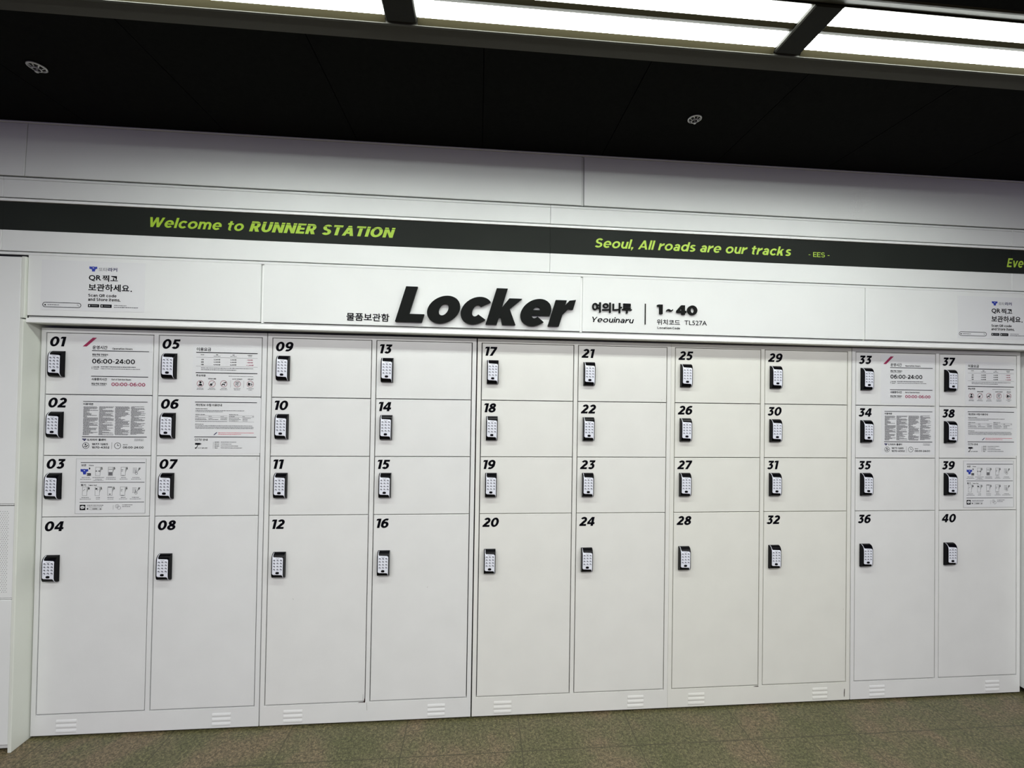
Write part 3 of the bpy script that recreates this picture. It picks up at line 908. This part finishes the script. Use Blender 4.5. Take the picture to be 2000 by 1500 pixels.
# side walls with the jambs of the locker niche
def perforated(mb, x0, x1, z0, z1, y, px, pz):
    ncol, nrow = int((x1 - x0) / px), int((z1 - z0) / pz)
    for r in range(nrow):
        zb = z1 - (r + 1) * pz
        off = px * .5 * (r % 2)
        for c in range(ncol):
            xa = x0 + c * px + off
            cx, cz = xa + px / 2, zb + pz / 2
            hole = [(cx - .0012, cz - .0014), (cx + .0008, cz - .0014), (cx + .0024, cz + .0014), (cx + .0002, cz + .0014)]
            cell = [(xa, zb), (xa + px, zb), (xa + px, zb + pz), (xa, zb + pz)]
            for k in range(4):
                p, q, s, t = cell[k], cell[(k + 1) % 4], hole[(k + 1) % 4], hole[k]
                mb.poly([(p[0], y, p[1]), (q[0], y, q[1]), (s[0], y, s[1]), (t[0], y, t[1])], 0)
                mb.poly([(t[0], y, t[1]), (s[0], y, s[1]), (s[0], y + .004, s[1]), (t[0], y + .004, t[1])], 1)
            mb.poly([(p[0], y + .004, p[1]) for p in hole], 1)
        a, b = (x0, x0 + off), (x0 + ncol * px + off, x0 + ncol * px + px * .5)
        for u, v in (a, b):
            if v - u > 1e-5:
                mb.poly([(u, y, zb), (v, y, zb), (v, y, zb + pz), (u, y, zb + pz)], 0)
    return x0 + ncol * px + px * .5, z1 - nrow * pz

mb = MB(); mb.box(-4, -.0145, -.062, -.02, .022, 1.925)
wall_left = struct('wall_left', mb.mesh('wall_left', ['backing']))
YL = -0.075
def lpanel(name, x0, x1, z0, z1, m='wall_paint'):
    b = MB(); b.box(x0, x1, YL, -.0625, z0, z1)
    return obj(name, b.mesh(name, [m], bevel=.0018), wall_left)
lpanel('wall_panel', -4, -.0160, 1.0990, 2.2035)
lpanel('wall_panel', -4, -.0160, .0350, .6730)
lpanel('wall_panel', -4, -.5030, .6830, 1.0895)
lpanel('panel_joint', -4, -.0160, 1.0925, 1.0970)
lpanel('panel_joint', -4, -.0160, .6755, .6800)
b = MB()
VX0, VX1, VZ0, VZ1 = -.50, -.0145, .6830, 1.0895
b.box(VX0, VX1, YL + .0045, -.0625, VZ0, VZ1, 1)
ex, ez = perforated(b, -.49, -.034, .7035, 1.0690, YL, .0092, .0083)
for x0, x1, z0, z1 in ((VX0, VX1, 1.0690, VZ1), (VX0, VX1, VZ0, ez), (VX0, -.49, ez, 1.0690), (ex, VX1, ez, 1.0690)):
    b.box(x0, x1, YL, YL + .0045, z0, z1, 0)
obj('vent_panel', b.mesh('vent_panel', ['wall_paint', 'dark_cavity']), wall_left, label='perforated vent panel')
b = MB(); b.box(-4, -.0145, -.068, -.0625, .0165, .0330)
obj('kick_strip', b.mesh('kick_strip', ['channel']), wall_left)
b = MB()
b.box(-.0140, .0003, -.0765, .52, .0, 1.9250)
b.box(-.0140, .0030, -.0760, -.0605, 1.9300, 2.2060)
obj('jamb', b.mesh('jamb', ['jamb_lit_tint'], bevel=.0015), wall_left)

mb = MB(); mb.box(5.095, 9.5, -.062, -.02, .022, 1.9)
wall_right = struct('wall_right', mb.mesh('wall_right', ['backing']))
b = MB(); b.box(5.0785, 5.095, -.0765, .52, .030, 1.899)
obj('jamb', b.mesh('jamb', ['wall_paint'], bevel=.0015), wall_right)
b = MB(); b.box(5.099, 9.5, YL, -.0625, .035, 1.899)
obj('wall_panel', b.mesh('wall_panel', ['wall_paint'], bevel=.0015), wall_right)

# ------------------------------------------------------------------ black sign band with green lettering
band = thing('sign_band', 'long black sign band with lime green slogans running across the white wall above the lockers', 'sign', (0, -.0522, 0))
b = MB()
for a, c in ((-4, -.1), (-.0992, 2.3776), (2.3784, 4.9), (4.9008, 9.5)):
    b.box(a, c, -.0115, 0, 2.3195, 2.4465)
obj('band_board', b.mesh('band_board', ['black_film'], warp=fz), band)
YT = -.0119
def split_words(text, w, h, slant, track, space):
    """one list of shapes per word, all in the same drawing frame"""
    out, x = [], 0.0
    for wd in text.split(' '):
        sh = word(wd, w, h, slant, track, space)
        out.append((wd, [(s[0],) + tuple([(px + x, py) for px, py in lst] for lst in s[1:]) for s in sh]))
        x += sum(glyph(c, w, h)[0] + track for c in wd) + space
    return out
def band_text(text, x0, x1, z0, z1, w, h, m, cut=None, slant=.24, lab='lime green'):
    ws = split_words(text, w, h, slant, .10, .40)
    a, bb, c, d = shapes_bbox([s for _, sh in ws for s in sh])
    sx, sz = (x1 - x0) / (c - a), z1 - z0
    f = lambda p: (x0 + (p[0] - a) * sx, z0 + p[1] * sz)
    for wd, sh in ws:
        q = MB()
        emit(q, sh, f, YT, None, 0)
        mats = [m]
        if cut:
            mats.append('black_film')
            k0, _, k1, _ = shapes_bbox(sh)
            k0, k1 = f((k0, 0))[0], f((k1, 0))[0]
            q.poly([(k0 - .002, YT - .0004, z0 + sz * cut), (k1 + .002, YT - .0004, z0 + sz * cut), (k1 + .002, YT - .0004, z0 + sz * (cut + .045)), (k0 - .002, YT - .0004, z0 + sz * (cut + .045))], 1)
        if wd == '-':
            obj('dash', q.mesh('dash', mats, warp=fz), band, label='short green dash')
        else:
            obj('word', q.mesh('word', mats, warp=fz), band, label='%s word %s' % (lab, wd.strip(',')))
band_text('Welcome to', .5205, .9320, 2.3600, 2.4055, .215, .19, 'lime')
band_text('RUNNER STATION', .9555, 1.6280, 2.3600, 2.4080, .27, .215, 'lime', cut=.80, slant=.25)
band_text('Seoul, All roads are our tracks', 2.6035, 3.6390, 2.3585, 2.4040, .20, .18, 'lime_pale', lab='pale green')
band_text('- EES -', 3.7340, 3.8500, 2.3600, 2.3845, .14, .13, 'lime_pale', slant=0, lab='small pale green')
band_text('Eve', 4.8720, 4.9720, 2.3520, 2.4000, .20, .18, 'lime_pale', lab='pale green')

# ------------------------------------------------------------------ raised header signs
def raised_word(parent, name, text, x0, x1, zb, zc, w, h, slant, track, depth, m, each=False, space=.36, lift=0.0):
    """zb baseline, zc cap height line"""
    sh_all = word(text, w, h, slant, track, space)
    a, bb, c, d = shapes_bbox(sh_all)
    sx, sz = (x1 - x0) / (c - a), zc - zb
    pos = 0.0
    groups = []
    if each:
        for ch in text:
            if ch == ' ':
                pos += space; continue
            adv, sh = glyph(ch, w, h)
            groups.append([(s[0],) + tuple([(px + pos + slant * py, py) for px, py in lst] for lst in s[1:]) for s in sh])
            pos += adv + track
    else:
        groups = [sh_all]
    for g in groups:
        q = MB()
        emit(q, g, lambda p: (x0 + (p[0] - a) * sx, zb + p[1] * sz), -depth, -lift if depth > .0015 else None, 0)
        obj(name, q.mesh(name, [m], warp=fz), parent)

YH = YF
sign = thing('locker_sign', 'big raised black italic letters spelling Locker on the white header panel', 'sign', (0, YH, 0))
raised_word(sign, 'letter', 'Locker', 1.6360, 2.5080, 1.9565, 2.1255, .285, .225, .26, .04, .016, 'sign_black', each=True)

t = thing('storage_sign', 'small flat black Korean lettering just left of the big black Locker letters', 'sign', (0, YH, 0))
b = MB(); emit_font(b, '물품보관함', 1.4070, 1.9560, 1.6070, 1.9935, -.0012, 0, .018, res=4)
obj('lettering', b.mesh('lettering', ['ink'], warp=fz), t)

t = thing('station_sign', 'black station name in Korean over italic Yeouinaru, left of the thin upright bar', 'sign', (0, YH, 0))
b = MB(); emit_font(b, '여의나루', 2.5925, 2.0325, 2.7930, 2.0830, -.008, 0, .028, y0=0, res=4)
obj('lettering', b.mesh('lettering', ['sign_black'], warp=fz), t, label='raised Korean lettering')
q = MB(); sh = word('Yeouinaru', .185, .165, .2, .11); a_, b_, c_, d_ = shapes_bbox(sh)
emit(q, sh, lambda p: (2.5935 + (p[0] - a_) * (2.8065 - 2.5935) / (c_ - a_), 1.9845 + p[1] * .0265), -.0012, None, 0)
obj('lettering', q.mesh('lettering', ['ink'], warp=fz), t, label='italic Latin lettering')

b = MB(); b.box(2.8620, 2.8665, -.004, 0, 1.9800, 2.0845)
o = obj('divider_bar', b.mesh('divider_bar', ['sign_black'], warp=fz), None, (0, YH, 0), 'thin upright black bar between the station name and the 1 ~ 40 sign')
o['category'] = 'sign'

t = thing('number_range_sign', 'raised black 1 ~ 40 over the location code, right of the thin upright bar', 'sign', (0, YH, 0))
raised_word(t, 'lettering', '1 ~ 40', 2.9240, 3.1320, 2.0345, 2.0820, .27, .23, 0, .10, .009, 'sign_black', space=.24)
for tx, q, off, lab in (('위치코드', (2.9250, 1.9815, 3.0455, 2.0090), .012, 'small Korean words for location code'), ('TL527A', (3.0690, 1.9845, 3.1870, 2.0075), .006, 'thin code TL527A'), ('Location', (2.9285, 1.9605, 3.0010, 1.9725), .022, 'tiny word Location'), ('Code', (3.0070, 1.9605, 3.0460, 1.9725), .022, 'tiny word Code')):
    b = MB(); emit_font(b, tx, *q, -.0012, 0, off, res=3) if tx[0] not in 'LC' else (lambda sh: emit(b, sh, fit(sh, *q), -.0012))(word(tx, .2, .18, 0, .16))
    obj('word', b.mesh('word', ['ink'], warp=fz), t, label=lab)

scan_me = sheet_mesh('scan_sticker', POSTERS['scan'], 3)
o = obj('scan_sticker', scan_me, None, fz(.066, YF - .0001, 2.183), 'pale grey scan-and-store sticker on the header above locker doors 01 and 05')
o['category'] = 'sticker'; o['group'] = 'scan and store stickers on the header'
o = obj('scan_sticker', scan_me, None, fz(4.5763, YF - .0001, 2.1795), 'pale grey scan-and-store sticker on the header above locker doors 33 and 37')
o['category'] = 'sticker'; o['group'] = 'scan and store stickers on the header'

# ------------------------------------------------------------------ lockers
PITCH, AX, GX = 1.0126, 0.0256, 0.0255
DWID = (PITCH - 2 * AX - GX) / 2
ZR = [1.8732, 1.5870, 1.3022, 1.0167, .1061]
UX = [.0026, .0017, .0020, -.0026, -.0038]
TOP = 1.8965
E = .0031
GI = .0012
xa0, xa1, xb0, xb1 = AX, AX + DWID, AX + DWID + GX, PITCH - AX

b = MB()
b.box(.0028, xa0 - E, 0, .03, .011, TOP); b.box(xb1 + E, PITCH - .0028, 0, .03, .011, TOP)
b.box(xa1 + E, xb0 - E, 0, .03, ZR[4] - .0035, ZR[0] + .0030)
b.box(xa0 - E, xb1 + E, 0, .03, ZR[0] + .0030, TOP)
b.box(xa0 - E, xb1 + E, 0, .03, .011, ZR[4] - .0035)
frame_me = b.mesh('frame', ['locker_paint'])
b = MB()
for z in ZR[1:4]:
    b.box(xa0, xb1, .0300, .034, z - .012, z + .012)
b.box(.003, .006, .03, .5, .008, TOP - .001); b.box(PITCH - .006, PITCH - .003, .03, .5, .008, TOP - .001)
b.box(PITCH / 2 - .002, PITCH / 2 + .002, .034, .49, .02, TOP - .005)
b.box(.003, PITCH - .003, .49, .5, .008, TOP - .001)
b.box(.003, PITCH - .003, .03, .5, TOP - .004, TOP - .001); b.box(.003, PITCH - .003, .03, .5, .008, .012)
carc_me = b.mesh('carcass', ['locker_paint'])
b = MB(); b.box(.006, PITCH - .006, .014, .48, 0, .011)
foot_me = b.mesh('base', ['dark_cavity'])

def louver(x0, x1):
    b = MB()
    for k in range(3):
        z0 = .0215 + .0222 * k
        b.extrude_x([(0, z0), (-.0018, z0 + .0012), (-.0024, z0 + .0045), (-.0017, z0 + .0105), (0, z0 + .0160)][::-1], x0, x1)
    return b.mesh('vent_louver', ['locker_paint'])
louv = [louver(.1130, .2005), louver(.7985, .8825)]

def door_mesh(h):
    b = MB(); b.box(GI, DWID - GI, 0, .012, -h, 0)
    return b.mesh('door', ['locker_paint'], bevel=.0009)
small_me = [door_mesh(h) for h in (.2842, .2808, .2815)]
large_me = door_mesh(ZR[3] - ZR[4] - .0055)

# keypad lock: black wedge body with rounded ends, white face with a swoosh, 12 keys and a button
LW, LH = .0572, .1215
PROF = [(0, 0), (-.006, -.0006), (-.013, -.0028), (-.0195, -.0070), (-.0245, -.0128), (-.0275, -.0190), (-.0290, -.0250)]
PROF += [(-.0295, -.032), (-.0298, -.05), (-.0298, -.07), (-.0295, -.09), (-.0290, -.1000), (-.0275, -.1075), (-.0240, -.1140), (-.0185, -.1185), (-.0115, -.1208), (-.005, -.1215), (0, -.1215)]
PROF = [(y * .76, z) for y, z in PROF]
b = MB()
b.extrude_x(PROF, 0, LW)
lock_me = b.mesh('lock_body', ['lock_black'], bevel=0)
def prof_at(s):
    # point and outward normal at arc length s along the lock's front profile
    acc = 0
    for (a, c), (d, e) in zip(PROF[:-1], PROF[1:]):
        n = math.hypot(d - a, e - c)
        if s <= acc + n or (d, e) == PROF[-1]:
            u = (s - acc) / n
            ty, tz = (d - a) / n, (e - c) / n
            return (a + u * (d - a), c + u * (e - c)), (tz, -ty)
        acc += n
SL = sum(math.hypot(q[0] - p[0], q[1] - p[1]) for p, q in zip(PROF[:-1], PROF[1:]))
def s_of_z(z):
    lo, hi = 0, SL
    for _ in range(40):
        m = (lo + hi) / 2
        if prof_at(m)[0][1] > z: lo = m
        else: hi = m
    return lo
s_top, s_a, s_b, s_bot = s_of_z(-.0012), s_of_z(-.0205), s_of_z(-.1015), s_of_z(-.1195)
XL, XR = .0046, .0536
rows = []
N1, N2, N3 = 16, 26, 14
for k in range(N1):
    u = k / N1
    s = s_top + (s_a - s_top) * u
    rows.append((s, XL, XL + .0017 + .0055 * max(0, (u - .45) / .55) ** 3.2))
for k in range(N2 + 1):
    s = s_a + (s_b - s_a) * k / N2
    d1, d2 = s - s_a, s_b - s
    r = .0058
    cr = r - math.sqrt(max(0, r * r - max(0, r - d1) ** 2))
    cl = r - math.sqrt(max(0, r * r - max(0, r - d2) ** 2))
    rows.append((s, XL + cl, XR - cr))
for k in range(1, N3 + 1):
    u = k / N3
    s = s_b + (s_bot - s_b) * u
    rows.append((s, XR - .0017 - .0065 * max(0, (1 - u - .35) / .65) ** 3.0, XR))
b = MB()
def on_lock(s, off):
    (y, z), (ny, nz) = prof_at(s)
    return y + ny * off, z + nz * off
sgn = -1 if prof_at(SL / 2)[1][0] > 0 else 1
for (s0, l0, r0), (s1, l1, r1) in zip(rows[:-1], rows[1:]):
    y0, z0 = on_lock(s0, .0009 * sgn); y1, z1 = on_lock(s1, .0009 * sgn)
    yb0, zb0 = on_lock(s0, -.0003 * sgn); yb1, zb1 = on_lock(s1, -.0003 * sgn)
    b.poly([(l1, y1, z1), (r1, y1, z1), (r0, y0, z0), (l0, y0, z0)], 0)
    b.poly([(l0, yb0, zb0), (l1, yb1, zb1), (l1, y1, z1), (l0, y0, z0)], 0)
    b.poly([(r0, y0, z0), (r1, y1, z1), (r1, yb1, zb1), (r0, yb0, zb0)], 0)
# faint maker's mark above the keys
for k in range(5):
    b.poly([(.0205 + .0035 * k, -.0236, -.0258), (.0230 + .0035 * k, -.0236, -.0258), (.0236 + .0035 * k, -.0236, -.0236), (.0211 + .0035 * k, -.0236, -.0236)], 1)
face_me = b.mesh('lock_face', ['lock_face', 'ink_pale'])
b = MB()
b.disc_y(0, 0, .0048, .0006, -.0008, 0, 18)  # dark disc left showing past the cap as painted shading
b.disc_y(-.0009, -.0022, .0041, -.0008, -.0013, 1, 18, .0036)
key_me = b.mesh('key', ['key_shade_mark', 'key_cap'])
b = MB()
n = 10
cap = [(.0030 + .0052 * math.cos(math.pi * (k / n - .5)), .0052 * math.sin(math.pi * (k / n - .5))) for k in range(n + 1)]
cap += [(-x, -z) for x, z in cap]
emit(b, [('p', cap)], lambda p: p, -.0014, .0006, 0)
emit(b, [('p', [(-.003, -.0004), (.003, -.0004), (.003, .0004), (-.003, .0004)])], lambda p: p, -.0015, None, 1)
button_me = b.mesh('lock_button', ['lock_black', 'key_shade_mark'])
KEYS = [(.0132 + .0155 * c, -.0345 - .0145 * r) for r in range(4) for c in range(3)]

NOTICE = {1: ('hours', 'opening hours notice with a red slash'), 5: ('fees', 'fee table notice with forbidden-item icons'), 2: ('terms', 'terms of use notice in four dense columns'), 6: ('privacy', 'privacy and camera notice'), 3: ('steps', 'framed step-by-step notice with phone icons')}
for n_, m_ in ((33, 1), (37, 5), (34, 2), (38, 6), (39, 3)):
    NOTICE[n_] = NOTICE[m_]
SHEETS = {k: sheet_mesh('notice_' + k, POSTERS[k], i + 11) for i, k in enumerate(('hours', 'fees', 'terms', 'privacy', 'steps'))}

# the five banks come from slightly different paint batches
BATCH = ['locker_paint_lilac', 'locker_paint', 'locker_paint_warm', 'locker_paint_cream', 'locker_paint']
def repaint(o, u):
    o.material_slots[0].link = 'OBJECT'
    o.material_slots[0].material = MATS[BATCH[u]]
    return o
MARKS = {0: ((.9755, 1.2830, .014, 0), (.9700, 1.0220, .004, .001)), 1: ((.148, .610, .006, -.004), (.785, .655, .005, .003), (.4850, .1120, .030, 0), (.5050, .0640, .038, -.002)), 2: ((.955, 1.578, .006, 0), (.960, 1.598, .005, 0)), 3: ((.970, .490, .005, .002),)}
UNIT_LABEL = ['white steel locker bank with doors 01 to 08 and five notices, beside the left jamb',
              'white steel locker bank with doors 09 to 16 and a rust chip at its foot',
              'white steel locker bank with doors 17 to 24, in the middle of the row',
              'white steel locker bank with doors 25 to 32 and a black scuff bottom right',
              'white steel locker bank with doors 33 to 40 and five notices, at the right end']
for u in range(5):
    root = thing('locker_bank', UNIT_LABEL[u], 'locker', (u * PITCH + UX[u], 0, 0), 'locker banks in the niche')
    repaint(obj('frame', frame_me, root), u)
    repaint(obj('carcass', carc_me, root), u)
    obj('base', foot_me, root)
    for me in louv:
        repaint(obj('vent_louver', me, root), u)
    for c in range(2):
        for r in range(4):
            num = u * 8 + c * 4 + r + 1
            x = xa0 if c == 0 else xb0
            z = ZR[r] - (0 if r == 0 else .0020)
            d = repaint(obj('door', large_me if r == 3 else small_me[r], root, (x, 0, z), 'door numbered %02d' % num), u)
            # number
            sh = word('%02d' % num, .275, .215, .21, .085)
            a_, b_, c_, d_ = shapes_bbox(sh)
            zt = -.0165 if r == 0 else -.0135
            if r == 3: zt = -.0175
            k = .0455
            q = MB()
            emit(q, sh, lambda p: (.0150 + (p[0] - a_) * k, zt - k + p[1] * k), -.0006, None, 0)
            obj('number', q.mesh('number', ['ink']), d)
            # keypad lock
            lx, lz = .0255, {0: -.0835, 1: -.0780, 2: -.0780, 3: -.1730}[r]
            obj('lock_body', lock_me, d, (lx, 0, lz))
            obj('lock_face', face_me, d, (lx, 0, lz))
            for kx, kz in KEYS:
                obj('key', key_me, d, (lx + kx, -.0232, lz + kz))
            obj('lock_button', button_me, d, (lx + .0287, -.0231, lz - .0925))
            if num in NOTICE:
                kind, lab = NOTICE[num]
                dz = 0 if r == 0 else .0032
                obj('notice_sheet', SHEETS[kind], d, (0, -.0001, dz), lab)
    for px, pz, ln, tilt in MARKS.get(u, ()):
        b = MB()
        b.poly([(px, -.0006, pz), (px + .0011, -.0006, pz), (px + .0011 + tilt, -.0006, pz + ln), (px + tilt, -.0006, pz + ln)])
        obj('scratch', b.mesh('scratch', ['scratch']), root, label='small scratch in the paint')
    if u == 1:
        b = MB()
        x0 = xa1 - .002
        b.poly([(x0 - .004, -.0006, .1035), (x0 + .003, -.0006, .1015), (x0 + .0045, -.0006, .1100), (x0 + .0045, -.0006, .1230), (x0 + .0005, -.0006, .1225), (x0 - .001, -.0006, .1130)])
        b.poly([(x0 - .030, -.0006, .1030), (x0 - .004, -.0006, .1030), (x0 - .004, -.0006, .1060), (x0 - .024, -.0006, .1050)])
        obj('rust_chip', b.mesh('rust_chip', ['rust']), root, label='dark rusty chip in the paint')
    if u == 3:
        b = MB()
        b.poly([(.9785, -.0008, .0300), (.9815, -.0008, .0260), (.9830, -.0008, .0700), (.9800, -.0008, .0680), (.9780, -.0008, .0500)])
        obj('scuff', b.mesh('scuff', ['rust']), root, label='black scuff on the plinth')
        b = MB()
        b.poly([(xa1 - .026, -.0008, .1010), (xa1 + .004, -.0008, .1000), (xa1 + .001, -.0008, .1045), (xa1 - .014, -.0008, .1040)])
        obj('rust_chip', b.mesh('rust_chip', ['rust']), root, label='small dark chip in the paint')

# ------------------------------------------------------------------ ceiling lamps
mods = [(.600, 1.714), (1.8185, 3.0485), (3.1480, 4.3760)]
LAB = ['left one of the three white twin-strip lamps in the ceiling channel, cut by the frame', 'middle white twin-strip lamp in the ceiling channel, between the two dark cross bars', 'right one of the three white twin-strip lamps in the ceiling channel']
LZ = 2.850
for (x0, x1), lab in zip(mods, LAB):
    t = thing('ceiling_light', lab, 'light', ((x0 + x1) / 2, -.832, LZ), 'twin strip lamps in the ceiling channel')
    h = (x1 - x0) / 2
    b = MB()
    b.box(-h - .004, h + .004, -.088, .0935, .008, .0225, 0)
    b.extrude_x([(.0795, .002), (.0935, -.0135), (.0935, .008), (.0795, .008)], -h, h, 0)
    b.extrude_x([(-.0795, .002), (-.0795, .008), (-.095, .008), (-.095, -.008)], -h, h, 0)
    obj('housing', b.mesh('housing', ['lamp_housing']), t)
    for y0, y1 in ((.0165, .0790), (-.0790, -.0185)):
        b = MB(); b.box(-h, h, y0, y1, 0, .0075)
        obj('diffuser', b.mesh('diffuser', ['diffuser']), t)
    b = MB(); b.extrude_x([(-.0180, .001), (-.001, -.0045), (.0160, .001), (.0160, .0075), (-.0180, .0075)], -h, h)
    obj('divider', b.mesh('divider', ['lamp_housing']), t)
for x0, x1, lab in ((1.7160, 1.8165, 'dark cross bar between the left and middle ceiling lamps'), (3.0505, 3.1460, 'dark cross bar between the middle and right ceiling lamps')):
    b = MB(); b.box(x0, x1, -.929, -.7395, 2.838, 2.8715)
    o = obj('cross_bar', b.mesh('cross_bar', ['cross_bar'], bevel=.004), None, (0, 0, 0), lab)
    o['category'] = 'bar'; o['group'] = 'cross bars of the lamp channel'

# ------------------------------------------------------------------ sprinklers
def lathe(prof, n=28):
    b = MB()
    for (r0, z0), (r1, z1) in zip(prof[:-1], prof[1:]):
        for k in range(n):
            a, c = 2 * math.pi * k / n, 2 * math.pi * (k + 1) / n
            b.poly([(r0 * math.cos(a), r0 * math.sin(a), z0), (r0 * math.cos(c), r0 * math.sin(c), z0), (r1 * math.cos(c), r1 * math.sin(c), z1), (r1 * math.cos(a), r1 * math.sin(a), z1)])
    return b
def sprinkler(x, y, label):
    t = thing('fire_sprinkler', label, 'sprinkler', (x, y, CZ), 'sprinklers in the black ceiling')
    obj('outer_ring', lathe([(.0245, -.001), (.0285, -.003), (.0285, -.006), (.0240, -.008), (.0225, -.006), (.0245, -.001)]).mesh('outer_ring', ['sprinkler_metal'], smooth=True), t)
    obj('inner_ring', lathe([(.0125, -.010), (.0145, -.012), (.0140, -.015), (.0110, -.015), (.0125, -.010)]).mesh('inner_ring', ['sprinkler_metal'], smooth=True), t)
    for k in range(8):
        a = math.radians(45 * k + 12)
        b = MB()
        c, s = math.cos(a), math.sin(a)
        def pt(r, w, z): return (c * r - s * w, s * r + c * w, z)
        for zz in (0, .002):
            q = [pt(.0130, -.0012, -.0125 + zz), pt(.0240, -.0024, -.0065 + zz), pt(.0240, .0024, -.0065 + zz), pt(.0130, .0012, -.0125 + zz)]
            b.poly(q if zz else q[::-1])
        obj('spoke', b.mesh('spoke', ['sprinkler_metal']), t)
    obj('throat', lathe([(.0, -.0008), (.0235, -.0008)]).mesh('throat', ['dark_cavity']), t)
    obj('deflector', lathe([(.0, -.024), (.0050, -.024), (.0062, -.022), (.0050, -.020), (.0030, -.018), (.0030, -.001)]).mesh('deflector', ['sprinkler_metal'], smooth=True), t)
sprinkler(2.9440, -.3968, 'round slotted metal sprinkler in the black ceiling over the middle lockers')
sprinkler(.3760, -.4355, 'round slotted metal sprinkler in the black ceiling at the far left')
